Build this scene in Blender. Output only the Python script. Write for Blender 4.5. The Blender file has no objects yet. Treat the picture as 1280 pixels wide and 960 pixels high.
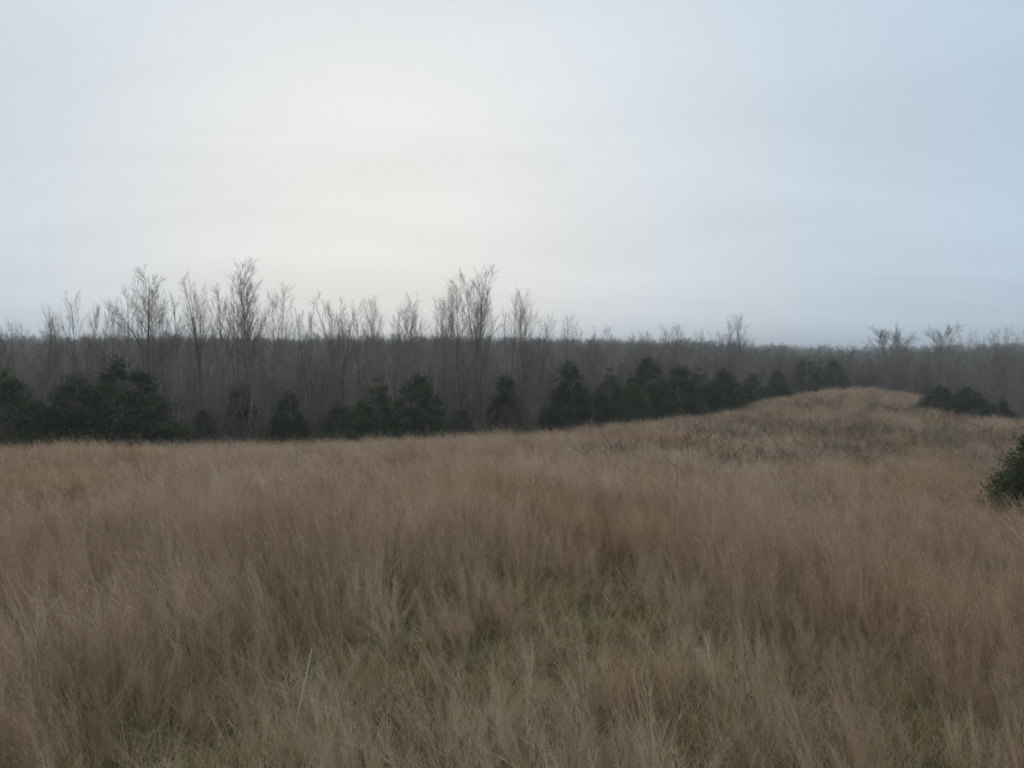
import bpy, math
import numpy as np
from mathutils import Vector

R = math.radians
F = 1245.0            # focal length of the 1280 px wide photograph, in pixels
HOR = 443.0           # eye level row
EYE = 1.65
sc = bpy.context.scene
col = sc.collection

# ------------------------------------------------------------------ camera
cam_d = bpy.data.cameras.new('camera')
cam = bpy.data.objects.new('camera', cam_d)
col.objects.link(cam)
cam_d.sensor_width = 36.0
cam_d.lens = 36.0 * F / 1280.0
cam_d.clip_start = 0.05
cam_d.clip_end = 8000
cam.location = (0, 0, EYE)
cam.rotation_euler = (R(90) - math.atan((480 - HOR) / F), 0, 0)
sc.camera = cam

# ------------------------------------------------------------------ sky
SUN_AZ, SUN_EL = R(-8.0), R(7.0)          # azimuth from +Y towards +X
sun_dir = Vector((math.sin(SUN_AZ) * math.cos(SUN_EL), math.cos(SUN_AZ) * math.cos(SUN_EL), math.sin(SUN_EL)))
world = bpy.data.worlds.new('World')
sc.world = world
world.use_nodes = True
wt = world.node_tree
wt.nodes.clear()
def wn(t, **kw):
    n = wt.nodes.new(t)
    for k, v in kw.items():
        setattr(n, k, v)
    return n
wl = wt.links.new
wout = wn('ShaderNodeOutputWorld')
bg = wn('ShaderNodeBackground')
bg.inputs['Strength'].default_value = 0.1
sky = wn('ShaderNodeTexSky', sky_type='NISHITA', sun_disc=False)
sky.sun_elevation = SUN_EL
sky.sun_rotation = SUN_AZ
sky.dust_density = 2.0
tc = wn('ShaderNodeTexCoord')
nrm = wn('ShaderNodeVectorMath', operation='NORMALIZE')
wl(tc.outputs['Generated'], nrm.inputs[0])
dot = wn('ShaderNodeVectorMath', operation='DOT_PRODUCT')
wl(nrm.outputs[0], dot.inputs[0])
dot.inputs[1].default_value = sun_dir
# cloud layer seen on a flat sheet overhead: direction / (height + small)
sep = wn('ShaderNodeSeparateXYZ')
wl(nrm.outputs[0], sep.inputs[0])
def wmath(op, a, b=None, clamp=False):
    n = wn('ShaderNodeMath', operation=op, use_clamp=clamp)
    for i, v in enumerate((a, b)):
        if v is None:
            continue
        if isinstance(v, (int, float)):
            n.inputs[i].default_value = v
        else:
            wl(v, n.inputs[i])
    return n.outputs[0]
zz = wmath('ADD', wmath('MAXIMUM', sep.outputs['Z'], 0.0), 0.16)
comb = wn('ShaderNodeCombineXYZ')
wl(wmath('DIVIDE', sep.outputs['X'], zz), comb.inputs[0])
wl(wmath('DIVIDE', sep.outputs['Y'], zz), comb.inputs[1])
mapn = wn('ShaderNodeMapping')
mapn.inputs['Rotation'].default_value = (0, 0, R(24))
mapn.inputs['Scale'].default_value = (0.75, 1.5, 1)
mapn.inputs['Location'].default_value = (3.1, 0.4, 0)
wl(comb.outputs[0], mapn.inputs[0])
cn = wn('ShaderNodeTexNoise')
cn.inputs['Scale'].default_value = 0.9
cn.inputs['Detail'].default_value = 5
cn.inputs['Roughness'].default_value = 0.5
cn.inputs['Distortion'].default_value = 0.5
wl(mapn.outputs[0], cn.inputs['Vector'])
# overcast brightness: a thin sheet of cloud, brighter towards the hidden sun
glow = wmath('POWER', wmath('MAXIMUM', dot.outputs['Value'], 0.0), 11.0)
ramp = wn('ShaderNodeMix', data_type='RGBA')
ramp.inputs[6].default_value = (4.6, 5.85, 7.15, 1)      # blue-grey overcast (x strength 0.1)
ramp.inputs[7].default_value = (7.9, 7.95, 7.85, 1)      # whitish where the sun sits behind it
wl(wmath('MULTIPLY', glow, 0.95, True), ramp.inputs[0])
cl = wn('ShaderNodeMapRange')
cl.inputs['From Min'].default_value = 0.34
cl.inputs['From Max'].default_value = 0.66
cl.inputs['To Min'].default_value = 0.955
cl.inputs['To Max'].default_value = 1.045
wl(cn.outputs['Fac'], cl.inputs['Value'])
mulc = wn('ShaderNodeVectorMath', operation='SCALE')
wl(ramp.outputs[2], mulc.inputs[0])
wl(cl.outputs[0], mulc.inputs['Scale'])
mixs = wn('ShaderNodeMix', data_type='RGBA')
mixs.inputs[0].default_value = 0.985
wl(sky.outputs[0], mixs.inputs[6])
wl(mulc.outputs[0], mixs.inputs[7])
wl(mixs.outputs[2], bg.inputs['Color'])
wl(bg.outputs[0], wout.inputs['Surface'])

# ------------------------------------------------------------------ sun
sl = bpy.data.lights.new('sun', 'SUN')
sl.energy = 0.9
sl.angle = R(25)
sl.color = (1.0, 0.95, 0.88)
so = bpy.data.objects.new('sun', sl)
col.objects.link(so)
so.rotation_euler = (-sun_dir).to_track_quat('-Z', 'Y').to_euler()
so.location = (0, 0, 60)

# ------------------------------------------------------------------ exposure and render
sc.view_settings.view_transform = 'Standard'
sc.view_settings.look = 'None'
sc.view_settings.exposure = 0.1
sc.view_settings.gamma = 1.0
sc.view_settings.use_curve_mapping = False
cy = sc.cycles
cy.max_bounces = 6
cy.diffuse_bounces = 2
cy.transmission_bounces = 3
cy.volume_bounces = 1
cy.filter_width = 1.9
cy.use_denoising = True
cy.denoising_prefilter = 'NONE'
cy.denoising_input_passes = 'RGB_ALBEDO_NORMAL'
cy.use_adaptive_sampling = True
cy.adaptive_threshold = 0.02

# ------------------------------------------------------------------ helpers
rng = np.random.default_rng(7)

class Waves:
    """smooth random field made of a few sine waves, about -1..1"""
    def __init__(self, seed, wl, n=14):
        g = np.random.default_rng(seed)
        a = g.uniform(0, 2 * np.pi, n)
        k = 2 * np.pi / (wl * g.uniform(0.55, 1.9, n))
        self.kx, self.ky = k * np.cos(a), k * np.sin(a)
        self.p = g.uniform(0, 2 * np.pi, n)
        self.n = n
    def __call__(self, x, y):
        x = np.asarray(x, float)[..., None]; y = np.asarray(y, float)[..., None]
        return np.sin(x * self.kx + y * self.ky + self.p).sum(-1) / math.sqrt(self.n / 2) * 0.62

def sstep(a, b, x):
    t = np.clip((x - a) / (b - a), 0, 1)
    return t * t * (3 - 2 * t)

def mesh_np(name, verts, tris=None, quads=None, mat=None, tint=None, smooth=False):
    me = bpy.data.meshes.new(name)
    V = np.asarray(verts, np.float32)
    faces = []
    nt = 0 if tris is None else len(tris)
    nq = 0 if quads is None else len(quads)
    loops = np.concatenate([np.asarray(tris, np.int32).ravel() if nt else np.zeros(0, np.int32),
                            np.asarray(quads, np.int32).ravel() if nq else np.zeros(0, np.int32)])
    starts = np.concatenate([np.arange(nt) * 3, nt * 3 + np.arange(nq) * 4]).astype(np.int32)
    me.vertices.add(len(V)); me.vertices.foreach_set('co', V.ravel())
    me.loops.add(len(loops)); me.loops.foreach_set('vertex_index', loops)
    me.polygons.add(nt + nq); me.polygons.foreach_set('loop_start', starts)
    me.update(calc_edges=True)
    if smooth:
        me.polygons.foreach_set('use_smooth', np.ones(nt + nq, bool))
    if tint is not None:
        a = me.attributes.new('tint', 'FLOAT', 'POINT')
        a.data.foreach_set('value', np.asarray(tint, np.float32))
    if mat:
        me.materials.append(mat)
    return me

def obj(name, data, parent=None, loc=None, rotz=0.0, scale=None, link=True):
    o = bpy.data.objects.new(name, data)
    if link:
        col.objects.link(o)
    if parent:
        o.parent = parent
    if loc is not None:
        o.location = loc
    o.rotation_euler = (0, 0, rotz)
    if scale is not None:
        o.scale = scale if hasattr(scale, '__len__') else (scale,) * 3
    return o

def tag(o, label=None, cat=None, group=None, kind=None):
    if label: o['label'] = label
    if cat: o['category'] = cat
    if group: o['group'] = group
    if kind: o['kind'] = kind
    return o

# ------------------------------------------------------------------ materials
def ramp_mat(name, stops, scale_patch=0.0, patch=None, transl=0.0, rough=0.9, patch_amt=0.5, inst=0.35, patch2=None):
    """colour from a per-blade 'tint' + per-instance random + broad patches over the ground"""
    m = bpy.data.materials.new(name); m.use_nodes = True
    nt = m.node_tree; nt.nodes.clear(); N = nt.nodes.new; L = nt.links.new
    out = N('ShaderNodeOutputMaterial')
    at = N('ShaderNodeAttribute'); at.attribute_name = 'tint'
    oi = N('ShaderNodeObjectInfo')
    mx = N('ShaderNodeMix'); mx.data_type = 'FLOAT'; mx.inputs[0].default_value = inst
    L(at.outputs['Fac'], mx.inputs[2]); L(oi.outputs['Random'], mx.inputs[3])
    cr = N('ShaderNodeValToRGB')
    e = cr.color_ramp.elements
    e[0].position, e[0].color = stops[0][0], (*stops[0][1], 1)
    e[1].position, e[1].color = stops[-1][0], (*stops[-1][1], 1)
    for p, c in stops[1:-1]:
        k = e.new(p); k.color = (*c, 1)
    L(mx.outputs[0], cr.inputs[0])
    c_out = cr.outputs[0]
    geo = N('ShaderNodeNewGeometry')
    for pi, (pc, sc_, lo, hi, amt) in enumerate(patch or []):
        ns = N('ShaderNodeTexNoise'); ns.inputs['Scale'].default_value = sc_
        ns.inputs['Detail'].default_value = 3; ns.inputs['Roughness'].default_value = 0.6
        mp = N('ShaderNodeMapping'); mp.inputs['Location'].default_value = (13.7 * pi, 5.1 * pi, 0); mp.inputs['Scale'].default_value = (1, 1, 0.15)
        L(geo.outputs['Position'], mp.inputs[0]); L(mp.outputs[0], ns.inputs['Vector'])
        mr = N('ShaderNodeMapRange'); mr.interpolation_type = 'SMOOTHSTEP'
        mr.inputs['From Min'].default_value = lo; mr.inputs['From Max'].default_value = hi
        mr.inputs['To Min'].default_value = 0; mr.inputs['To Max'].default_value = amt
        L(ns.outputs['Fac'], mr.inputs['Value'])
        mc = N('ShaderNodeMix'); mc.data_type = 'RGBA'; mc.blend_type = 'MULTIPLY'
        mc.inputs[7].default_value = (*pc, 1)
        L(mr.outputs[0], mc.inputs[0]); L(c_out, mc.inputs[6])
        c_out = mc.outputs[2]
    df = N('ShaderNodeBsdfDiffuse'); L(c_out, df.inputs['Color'])
    sh = df.outputs[0]
    if transl > 0:
        tr = N('ShaderNodeBsdfTranslucent'); L(c_out, tr.inputs['Color'])
        ms = N('ShaderNodeMixShader'); ms.inputs[0].default_value = transl
        L(df.outputs[0], ms.inputs[1]); L(tr.outputs[0], ms.inputs[2]); sh = ms.outputs[0]
    L(sh, out.inputs['Surface'])
    return m

PATCH = [((0.88, 0.72, 0.58), 0.13, 0.45, 0.66, 0.75),       # russet patches
         ((0.84, 0.82, 0.80), 0.30, 0.50, 0.62, 0.9),       # greyer patches
         ((0.70, 0.66, 0.62), 1.1, 0.52, 0.68, 0.7)]        # old weathered tufts
M = {}
M['sedge'] = ramp_mat('sedge', [(0.0, (0.13, 0.085, 0.048)), (0.35, (0.49, 0.334, 0.208)), (0.7, (0.70, 0.506, 0.342)), (1.0, (0.86, 0.71, 0.54))], patch=PATCH, transl=0.3, inst=0.45)
M['lowgrass'] = ramp_mat('low_grass', [(0.0, (0.17, 0.118, 0.055)), (0.35, (0.42, 0.305, 0.145)), (0.75, (0.64, 0.49, 0.27)), (1.0, (0.86, 0.73, 0.5))],
                         patch=[((0.82, 0.79, 0.58), 1.1, 0.50, 0.64, 0.6), ((0.7, 0.62, 0.6), 1.3, 0.5, 0.7, 0.6)], transl=0.25)
M['green'] = ramp_mat('green_grass', [(0.0, (0.075, 0.075, 0.03)), (0.5, (0.16, 0.148, 0.062)), (1.0, (0.32, 0.27, 0.13))], transl=0.25)
M['paleblade'] = ramp_mat('pale_dry_blade', [(0.0, (0.46, 0.40, 0.35)), (1.0, (0.70, 0.64, 0.57))], transl=0.25)
M['straw'] = ramp_mat('straw', [(0.0, (0.34, 0.26, 0.16)), (0.5, (0.58, 0.48, 0.33)), (1.0, (0.82, 0.74, 0.60))], transl=0.2)
M['stalk'] = ramp_mat('weed_stalk', [(0.0, (0.07, 0.05, 0.035)), (1.0, (0.16, 0.115, 0.08))])
M['white_stalk'] = ramp_mat('bleached_stalk', [(0.0, (0.55, 0.48, 0.42)), (1.0, (0.78, 0.72, 0.66))])
M['seed'] = ramp_mat('seed_head', [(0.0, (0.035, 0.024, 0.018)), (1.0, (0.09, 0.06, 0.045))])
M['bramble'] = ramp_mat('bramble', [(0.0, (0.13, 0.094, 0.068)), (0.6, (0.24, 0.18, 0.135)), (1.0, (0.38, 0.30, 0.235))])
M['bark'] = ramp_mat('bark', [(0.0, (0.075, 0.062, 0.048)), (0.5, (0.17, 0.142, 0.11)), (1.0, (0.46, 0.40, 0.33))], inst=0.75,
                     patch=[((0.6, 0.6, 0.6), 1.4, 0.4, 0.65, 0.7)])
M['twig'] = ramp_mat('twig', [(0.0, (0.11, 0.084, 0.06)), (0.5, (0.20, 0.152, 0.108)), (1.0, (0.34, 0.268, 0.195))], inst=0.7)
M['cedar'] = ramp_mat('cedar_leaf', [(0.0, (0.022, 0.030, 0.014)), (0.35, (0.055, 0.068, 0.030)), (0.7, (0.115, 0.125, 0.055)), (1.0, (0.24, 0.22, 0.10))], inst=0.2, transl=0.1)
M['olive'] = ramp_mat('olive_leaf', [(0.0, (0.06, 0.062, 0.022)), (0.5, (0.115, 0.11, 0.04)), (1.0, (0.20, 0.175, 0.075))], inst=0.2, transl=0.15)

def ground_material():
    m = bpy.data.materials.new('ground'); m.use_nodes = True
    nt = m.node_tree; nt.nodes.clear(); N = nt.nodes.new; L = nt.links.new
    out = N('ShaderNodeOutputMaterial'); df = N('ShaderNodeBsdfDiffuse')
    geo = N('ShaderNodeNewGeometry')
    n1 = N('ShaderNodeTexNoise'); n1.inputs['Scale'].default_value = 3.0; n1.inputs['Detail'].default_value = 8; n1.inputs['Roughness'].default_value = 0.7
    n2 = N('ShaderNodeTexNoise'); n2.inputs['Scale'].default_value = 0.5; n2.inputs['Detail'].default_value = 4
    L(geo.outputs['Position'], n1.inputs['Vector']); L(geo.outputs['Position'], n2.inputs['Vector'])
    cr = N('ShaderNodeValToRGB'); e = cr.color_ramp.elements
    e[0].position, e[0].color = 0.3, (0.055, 0.042, 0.026, 1)
    e[1].position, e[1].color = 0.75, (0.21, 0.165, 0.10, 1)
    k = e.new(0.52); k.color = (0.12, 0.092, 0.055, 1)
    L(n1.outputs['Fac'], cr.inputs[0])
    mr = N('ShaderNodeMapRange'); mr.inputs['From Min'].default_value = 0.45; mr.inputs['From Max'].default_value = 0.65; mr.inputs['To Max'].default_value = 0.6
    L(n2.outputs['Fac'], mr.inputs['Value'])
    mx = N('ShaderNodeMix'); mx.data_type = 'RGBA'; mx.inputs[7].default_value = (0.095, 0.09, 0.042, 1)
    L(mr.outputs[0], mx.inputs[0]); L(cr.outputs[0], mx.inputs[6])
    L(mx.outputs[2], df.inputs['Color'])
    bp = N('ShaderNodeBump'); bp.inputs['Strength'].default_value = 0.6; bp.inputs['Distance'].default_value = 0.05
    L(n1.outputs['Fac'], bp.inputs['Height']); L(bp.outputs[0], df.inputs['Normal'])
    L(df.outputs[0], out.inputs['Surface'])
    return m
M['ground'] = ground_material()

# ------------------------------------------------------------------ terrain: a ridge running away to the right, falling off both sides into woods
# columns: direction (photo column) -> distances / heights along it (camera's ground = 0)
COLS = [
    # px,   edge dist, edge z, then the valley and the far rise (distance, z)
    (-900, 34, -2.3, [(50, -5.0), (75, -7.5), (160, -7.5), (300, -3.5), (600, 0), (1200, 2)]),
    (0,    40, -2.83, [(55, -5.6), (78, -7.6), (160, -7.4), (300, -2.6), (600, 0.5), (1200, 4)]),
    (320,  42, -2.91, [(57, -5.6), (80, -7.6), (160, -7.4), (300, -2.2), (600, 0.5), (1200, 4)]),
    (600,  48, -3.17, [(62, -5.8), (85, -7.6), (160, -7.4), (300, -2.2), (600, 0.5), (1200, 4)]),
    (700,  58, -3.39, [(70, -5.4), (95, -7.8), (170, -7.6), (300, -3.4), (600, 0.0), (1200, 3)]),
    (860,  75, -3.72, [(90, -5.9), (115, -8.0), (190, -7.8), (320, -4.0), (600, -1), (1200, 2)]),
    (950,  92, -3.56, [(108, -5.9), (135, -8.2), (200, -8.2), (330, -5.5), (600, -3), (1200, 0)]),
    (1060, 120, -3.05, [(140, -5.6), (170, -8.6), (240, -10), (360, -9), (600, -6), (1200, 0)]),
    (1160, 112, -3.61, [(130, -6.0), (160, -8.4), (220, -9), (340, -7.0), (600, -4), (1200, -1)]),
    (1280, 80, -4.15, [(98, -6.4), (125, -8.6), (200, -8.6), (320, -6), (600, -3), (1200, 0)]),
    (2200, 60, -4.4, [(80, -6.8), (110, -8.8), (200, -8.6), (320, -5), (600, -2), (1200, 0)]),
]
SAG = {700: [(28, -1.75), (45, -2.75)], 860: [(20, -1.4), (36, -2.4), (58, -3.2)], 950: [(20, -1.5), (40, -2.8), (66, -3.4)],
       1060: [(20, -1.6), (30, -2.5), (50, -3.4), (82, -3.5)], 1160: [(20, -1.7), (30, -2.7), (50, -3.6), (82, -3.8)],
       1280: [(21, -2.0), (45, -3.7), (62, -4.15)], 2200: [(20, -1.9), (40, -3.7)]}
RG = np.concatenate([np.linspace(0, 20, 21), np.linspace(22, 200, 90), np.geomspace(210, 1250, 30)])
def profile(c):
    px, d, z, rest = c
    mid = -0.02 * 1.0
    k = 0.5
    inner = SAG.get(px, [(d * k, z * k * 0.94)])
    rs = np.array([0] + [p[0] for p in inner] + [d] + [p[0] for p in rest]); zs = np.array([0] + [p[1] for p in inner] + [z] + [p[1] for p in rest])
    zi = np.interp(RG, rs, zs)
    # round the corners a little (less near the brow so the skyline of the field stays put)
    ker = np.array([1, 2, 3, 2, 1.]) / 9
    zp = np.pad(zi, 2, mode='edge'); sm = np.convolve(zp, ker, 'valid')
    sm[0] = 0
    return sm
TH = np.array([math.atan((c[0] - 640) / F) for c in COLS])
PROF = np.array([profile(c) for c in COLS])
BACK = -0.03 * np.minimum(RG, 200)
# directions behind the camera: gently falling ground
TH_ALL = np.concatenate([[-math.pi, -2.0], TH, [2.0, math.pi]])
PR_ALL = np.vstack([BACK, BACK, PROF, BACK, BACK])
# resample directions finely, then smooth over direction
TF = np.linspace(-math.pi, math.pi, 721)
PF = np.array([[np.interp(t, TH_ALL, PR_ALL[:, j]) for j in range(len(RG))] for t in TF])
for _ in range(2):
    PF = (np.roll(PF, 2, 0) + np.roll(PF, 1, 0) + PF + np.roll(PF, -1, 0) + np.roll(PF, -2, 0)) / 5
# settle the brow so that the grass tops meet the skyline of the field
FIT_PX = np.array([0, 160, 320, 480, 600, 700, 780, 860, 950, 1000, 1060, 1110, 1160, 1200, 1240, 1280.])
FIT_Y = np.array([556, 555, 553, 549, 545, 533, 526, 518, 501, 490, 483, 486, 494, 508, 517, 522.])
off = np.zeros(len(FIT_PX))
tf_px = 640 + np.tan(np.clip(TF, -1.2, 1.2)) * F
e_px = np.array([c[0] for c in COLS]); e_d = np.array([c[1] for c in COLS])
PF0 = PF.copy()
for _ in range(12):
    o_t = np.interp(tf_px, FIT_PX, off)
    d_t = np.interp(tf_px, e_px, e_d)
    wgt = sstep(0.45, 1, RG[None] / d_t[:, None]) * (1 - sstep(1.15, 1.9, RG[None] / d_t[:, None]))
    PF = PF0 + o_t[:, None] * wgt
    for i, p in enumerate(FIT_PX):
        th = math.atan((p - 640) / F); row = PF[int(round((th + math.pi) / (2 * math.pi) * 720))]
        ok = (RG > 15) & (RG < d_t[int(round((th + math.pi) / (2 * math.pi) * 720))] + 8)
        yy = HOR - F * np.max((row[ok] + 0.78 - EYE) / (RG[ok] * math.cos(th)))
        off[i] += (yy - FIT_Y[i]) / F * e_d[np.argmin(abs(e_px - p))] * 0.7
W_und = Waves(3, 9.0); W_fine = Waves(4, 2.2)
def ground(x, y):
    x = np.asarray(x, float); y = np.asarray(y, float)
    r = np.hypot(x, y); t = np.arctan2(x, y)
    ft = (t + math.pi) / (2 * math.pi) * 720
    i0 = np.clip(np.floor(ft).astype(int), 0, 719); a = ft - i0
    jr = np.interp(r, RG, np.arange(len(RG)))
    j0 = np.clip(np.floor(jr).astype(int), 0, len(RG) - 2); b = jr - j0
    z = (PF[i0, j0] * (1 - a) + PF[i0 + 1, j0] * a) * (1 - b) + (PF[i0, j0 + 1] * (1 - a) + PF[i0 + 1, j0 + 1] * a) * b
    w = sstep(2, 10, r) * (1 - 0.6 * sstep(25, 45, r))
    return z + w * (0.10 * W_und(x, y) + 0.03 * W_fine(x, y))

def build_ground():
    th = np.linspace(0, 2 * math.pi, 361)[:-1]
    rr = np.concatenate([np.linspace(0.4, 12, 30), np.linspace(12.6, 180, 150), np.geomspace(185, 6000, 40)])
    T, Rr = np.meshgrid(th, rr)
    X = np.sin(T) * Rr; Y = np.cos(T) * Rr
    Z = ground(X, Y)
    V = np.stack([X, Y, Z], -1).reshape(-1, 3)
    n = len(th); m = len(rr)
    i = np.arange(m - 1)[:, None] * n; j = np.arange(n)[None, :]; j2 = (j + 1) % n
    Q = np.stack([i + j, i + j2, i + n + j2, i + n + j], -1).reshape(-1, 4)
    V = np.vstack([V, [[0, 0, float(ground(0, 0))]]])
    c = len(V) - 1
    tr = np.stack([np.full(n, c), (np.arange(n) + 1) % n, np.arange(n)], -1)
    Q = Q[:, ::-1]
    me = mesh_np('ground', V, tr[:, ::-1], Q, M['ground'], smooth=True)
    # make normals point up
    o = obj('ground', me)
    tag(o, kind='structure')
    return o
build_ground()

def at(px, Y):
    """a place on the ground in photo column px, Y metres ahead"""
    x = (px - 640) / F * Y
    return x, Y, float(ground(x, Y))
def z_at(py, Y):
    return EYE + (HOR - py) / F * Y

# ------------------------------------------------------------------ geometry-node scatter (for uncountable stuff only)
def scatter(name, pts, rot, scl, idx, meshes, label, cat):
    me = bpy.data.meshes.new(name + '_points')
    me.vertices.add(len(pts)); me.vertices.foreach_set('co', np.asarray(pts, np.float32).ravel())
    a = me.attributes.new('rot', 'FLOAT_VECTOR', 'POINT'); a.data.foreach_set('vector', np.asarray(rot, np.float32).ravel())
    s3 = np.asarray(scl, np.float32)
    if s3.ndim == 1: s3 = np.repeat(s3[:, None], 3, 1)
    a = me.attributes.new('scl', 'FLOAT_VECTOR', 'POINT'); a.data.foreach_set('vector', s3.ravel())
    a = me.attributes.new('idx', 'INT', 'POINT'); a.data.foreach_set('value', np.asarray(idx, np.int32))
    o = obj(name, me)
    src = bpy.data.collections.new(name + '_sources')
    for k, m in enumerate(meshes):
        src.objects.link(bpy.data.objects.new('%s_source_%02d' % (name, k), m))
    ng = bpy.data.node_groups.new(name + '_scatter', 'GeometryNodeTree')
    ng.interface.new_socket('Geometry', in_out='INPUT', socket_type='NodeSocketGeometry')
    ng.interface.new_socket('Geometry', in_out='OUTPUT', socket_type='NodeSocketGeometry')
    N = ng.nodes.new; L = ng.links.new
    gi, go = N('NodeGroupInput'), N('NodeGroupOutput')
    ci = N('GeometryNodeCollectionInfo'); ci.inputs['Collection'].default_value = src
    ci.inputs['Separate Children'].default_value = True; ci.inputs['Reset Children'].default_value = True
    ip = N('GeometryNodeInstanceOnPoints'); ip.inputs['Pick Instance'].default_value = True
    def na(nm, t):
        n = N('GeometryNodeInputNamedAttribute'); n.data_type = t; n.inputs['Name'].default_value = nm
        return n.outputs['Attribute']
    er = N('FunctionNodeEulerToRotation')
    L(na('rot', 'FLOAT_VECTOR'), er.inputs[0])
    L(gi.outputs[0], ip.inputs['Points']); L(ci.outputs[0], ip.inputs['Instance'])
    L(na('idx', 'INT'), ip.inputs['Instance Index']); L(er.outputs[0], ip.inputs['Rotation'])
    L(na('scl', 'FLOAT_VECTOR'), ip.inputs['Scale']); L(ip.outputs[0], go.inputs[0])
    md = o.modifiers.new('scatter', 'NODES'); md.node_group = ng
    tag(o, label, cat, kind='stuff')
    return o

def fan(n, r0, r1, half, g):
    r = np.sqrt(g.uniform(r0 * r0, r1 * r1, n)); t = g.uniform(-half, half, n)
    return r * np.sin(t), r * np.cos(t), r, t

# ------------------------------------------------------------------ tubes and branching
class Tubes:
    def __init__(self):
        self.v, self.t, self.tint, self.n = [], [], [], 0
    def add(self, P, rad, sides=3, tint=0.5):
        P = np.asarray(P, float); k = len(P); rad = np.broadcast_to(np.asarray(rad, float), (k,))
        D = np.gradient(P, axis=0); D /= np.linalg.norm(D, axis=1)[:, None] + 1e-9
        ref = np.where(np.abs(D[:, 2:3]) > 0.9, np.array([[1., 0, 0]]), np.array([[0, 0, 1.]]))
        if np.abs(D[:, 2]).mean() > 0.75: ref = np.tile([[1., 0, 0]], (k, 1))
        else: ref = np.tile([[0, 0, 1.]], (k, 1))
        A = np.cross(D, ref); A /= np.linalg.norm(A, axis=1)[:, None] + 1e-9
        B = np.cross(D, A)
        an = np.arange(sides) * 2 * np.pi / sides
        ring = P[:, None] + rad[:, None, None] * (np.cos(an)[None, :, None] * A[:, None] + np.sin(an)[None, :, None] * B[:, None])
        V = ring.reshape(-1, 3)
        i = np.arange(k - 1)[:, None] * sides; j = np.arange(sides)[None]; j2 = (j + 1) % sides
        a, b, c, d = i + j, i + j2, i + sides + j2, i + sides + j
        T = np.concatenate([np.stack([a, b, c], -1).reshape(-1, 3), np.stack([a, c, d], -1).reshape(-1, 3)])
        self.v.append(V); self.t.append(T + self.n); self.tint.append(np.full(len(V), tint)); self.n += len(V)
    def mesh(self, name, mat):
        return mesh_np(name, np.vstack(self.v), np.vstack(self.t), None, mat, np.concatenate(self.tint), smooth=True)

def nrmz(v): return v / (np.linalg.norm(v) + 1e-9)
def branch_path(p0, d, L, n, g, up=0.25, wob=0.12):
    P = [np.array(p0, float)]; d = nrmz(np.array(d, float))
    for _ in range(n):
        d = nrmz(d + np.array([0, 0, up / n]) + g.normal(0, wob, 3) * np.array([1, 1, 0.6]))
        P.append(P[-1] + d * L / n)
    return np.array(P)
def at_t(P, t):
    s = t * (len(P) - 1); i = min(int(s), len(P) - 2); f = s - i
    return P[i] * (1 - f) + P[i + 1] * f, nrmz(P[i + 1] - P[i])
def side_dir(d, ang, g, flat=0.0):
    a = nrmz(np.cross(d, g.normal(0, 1, 3)))
    return nrmz(d * math.cos(ang) + a * math.sin(ang))

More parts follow.
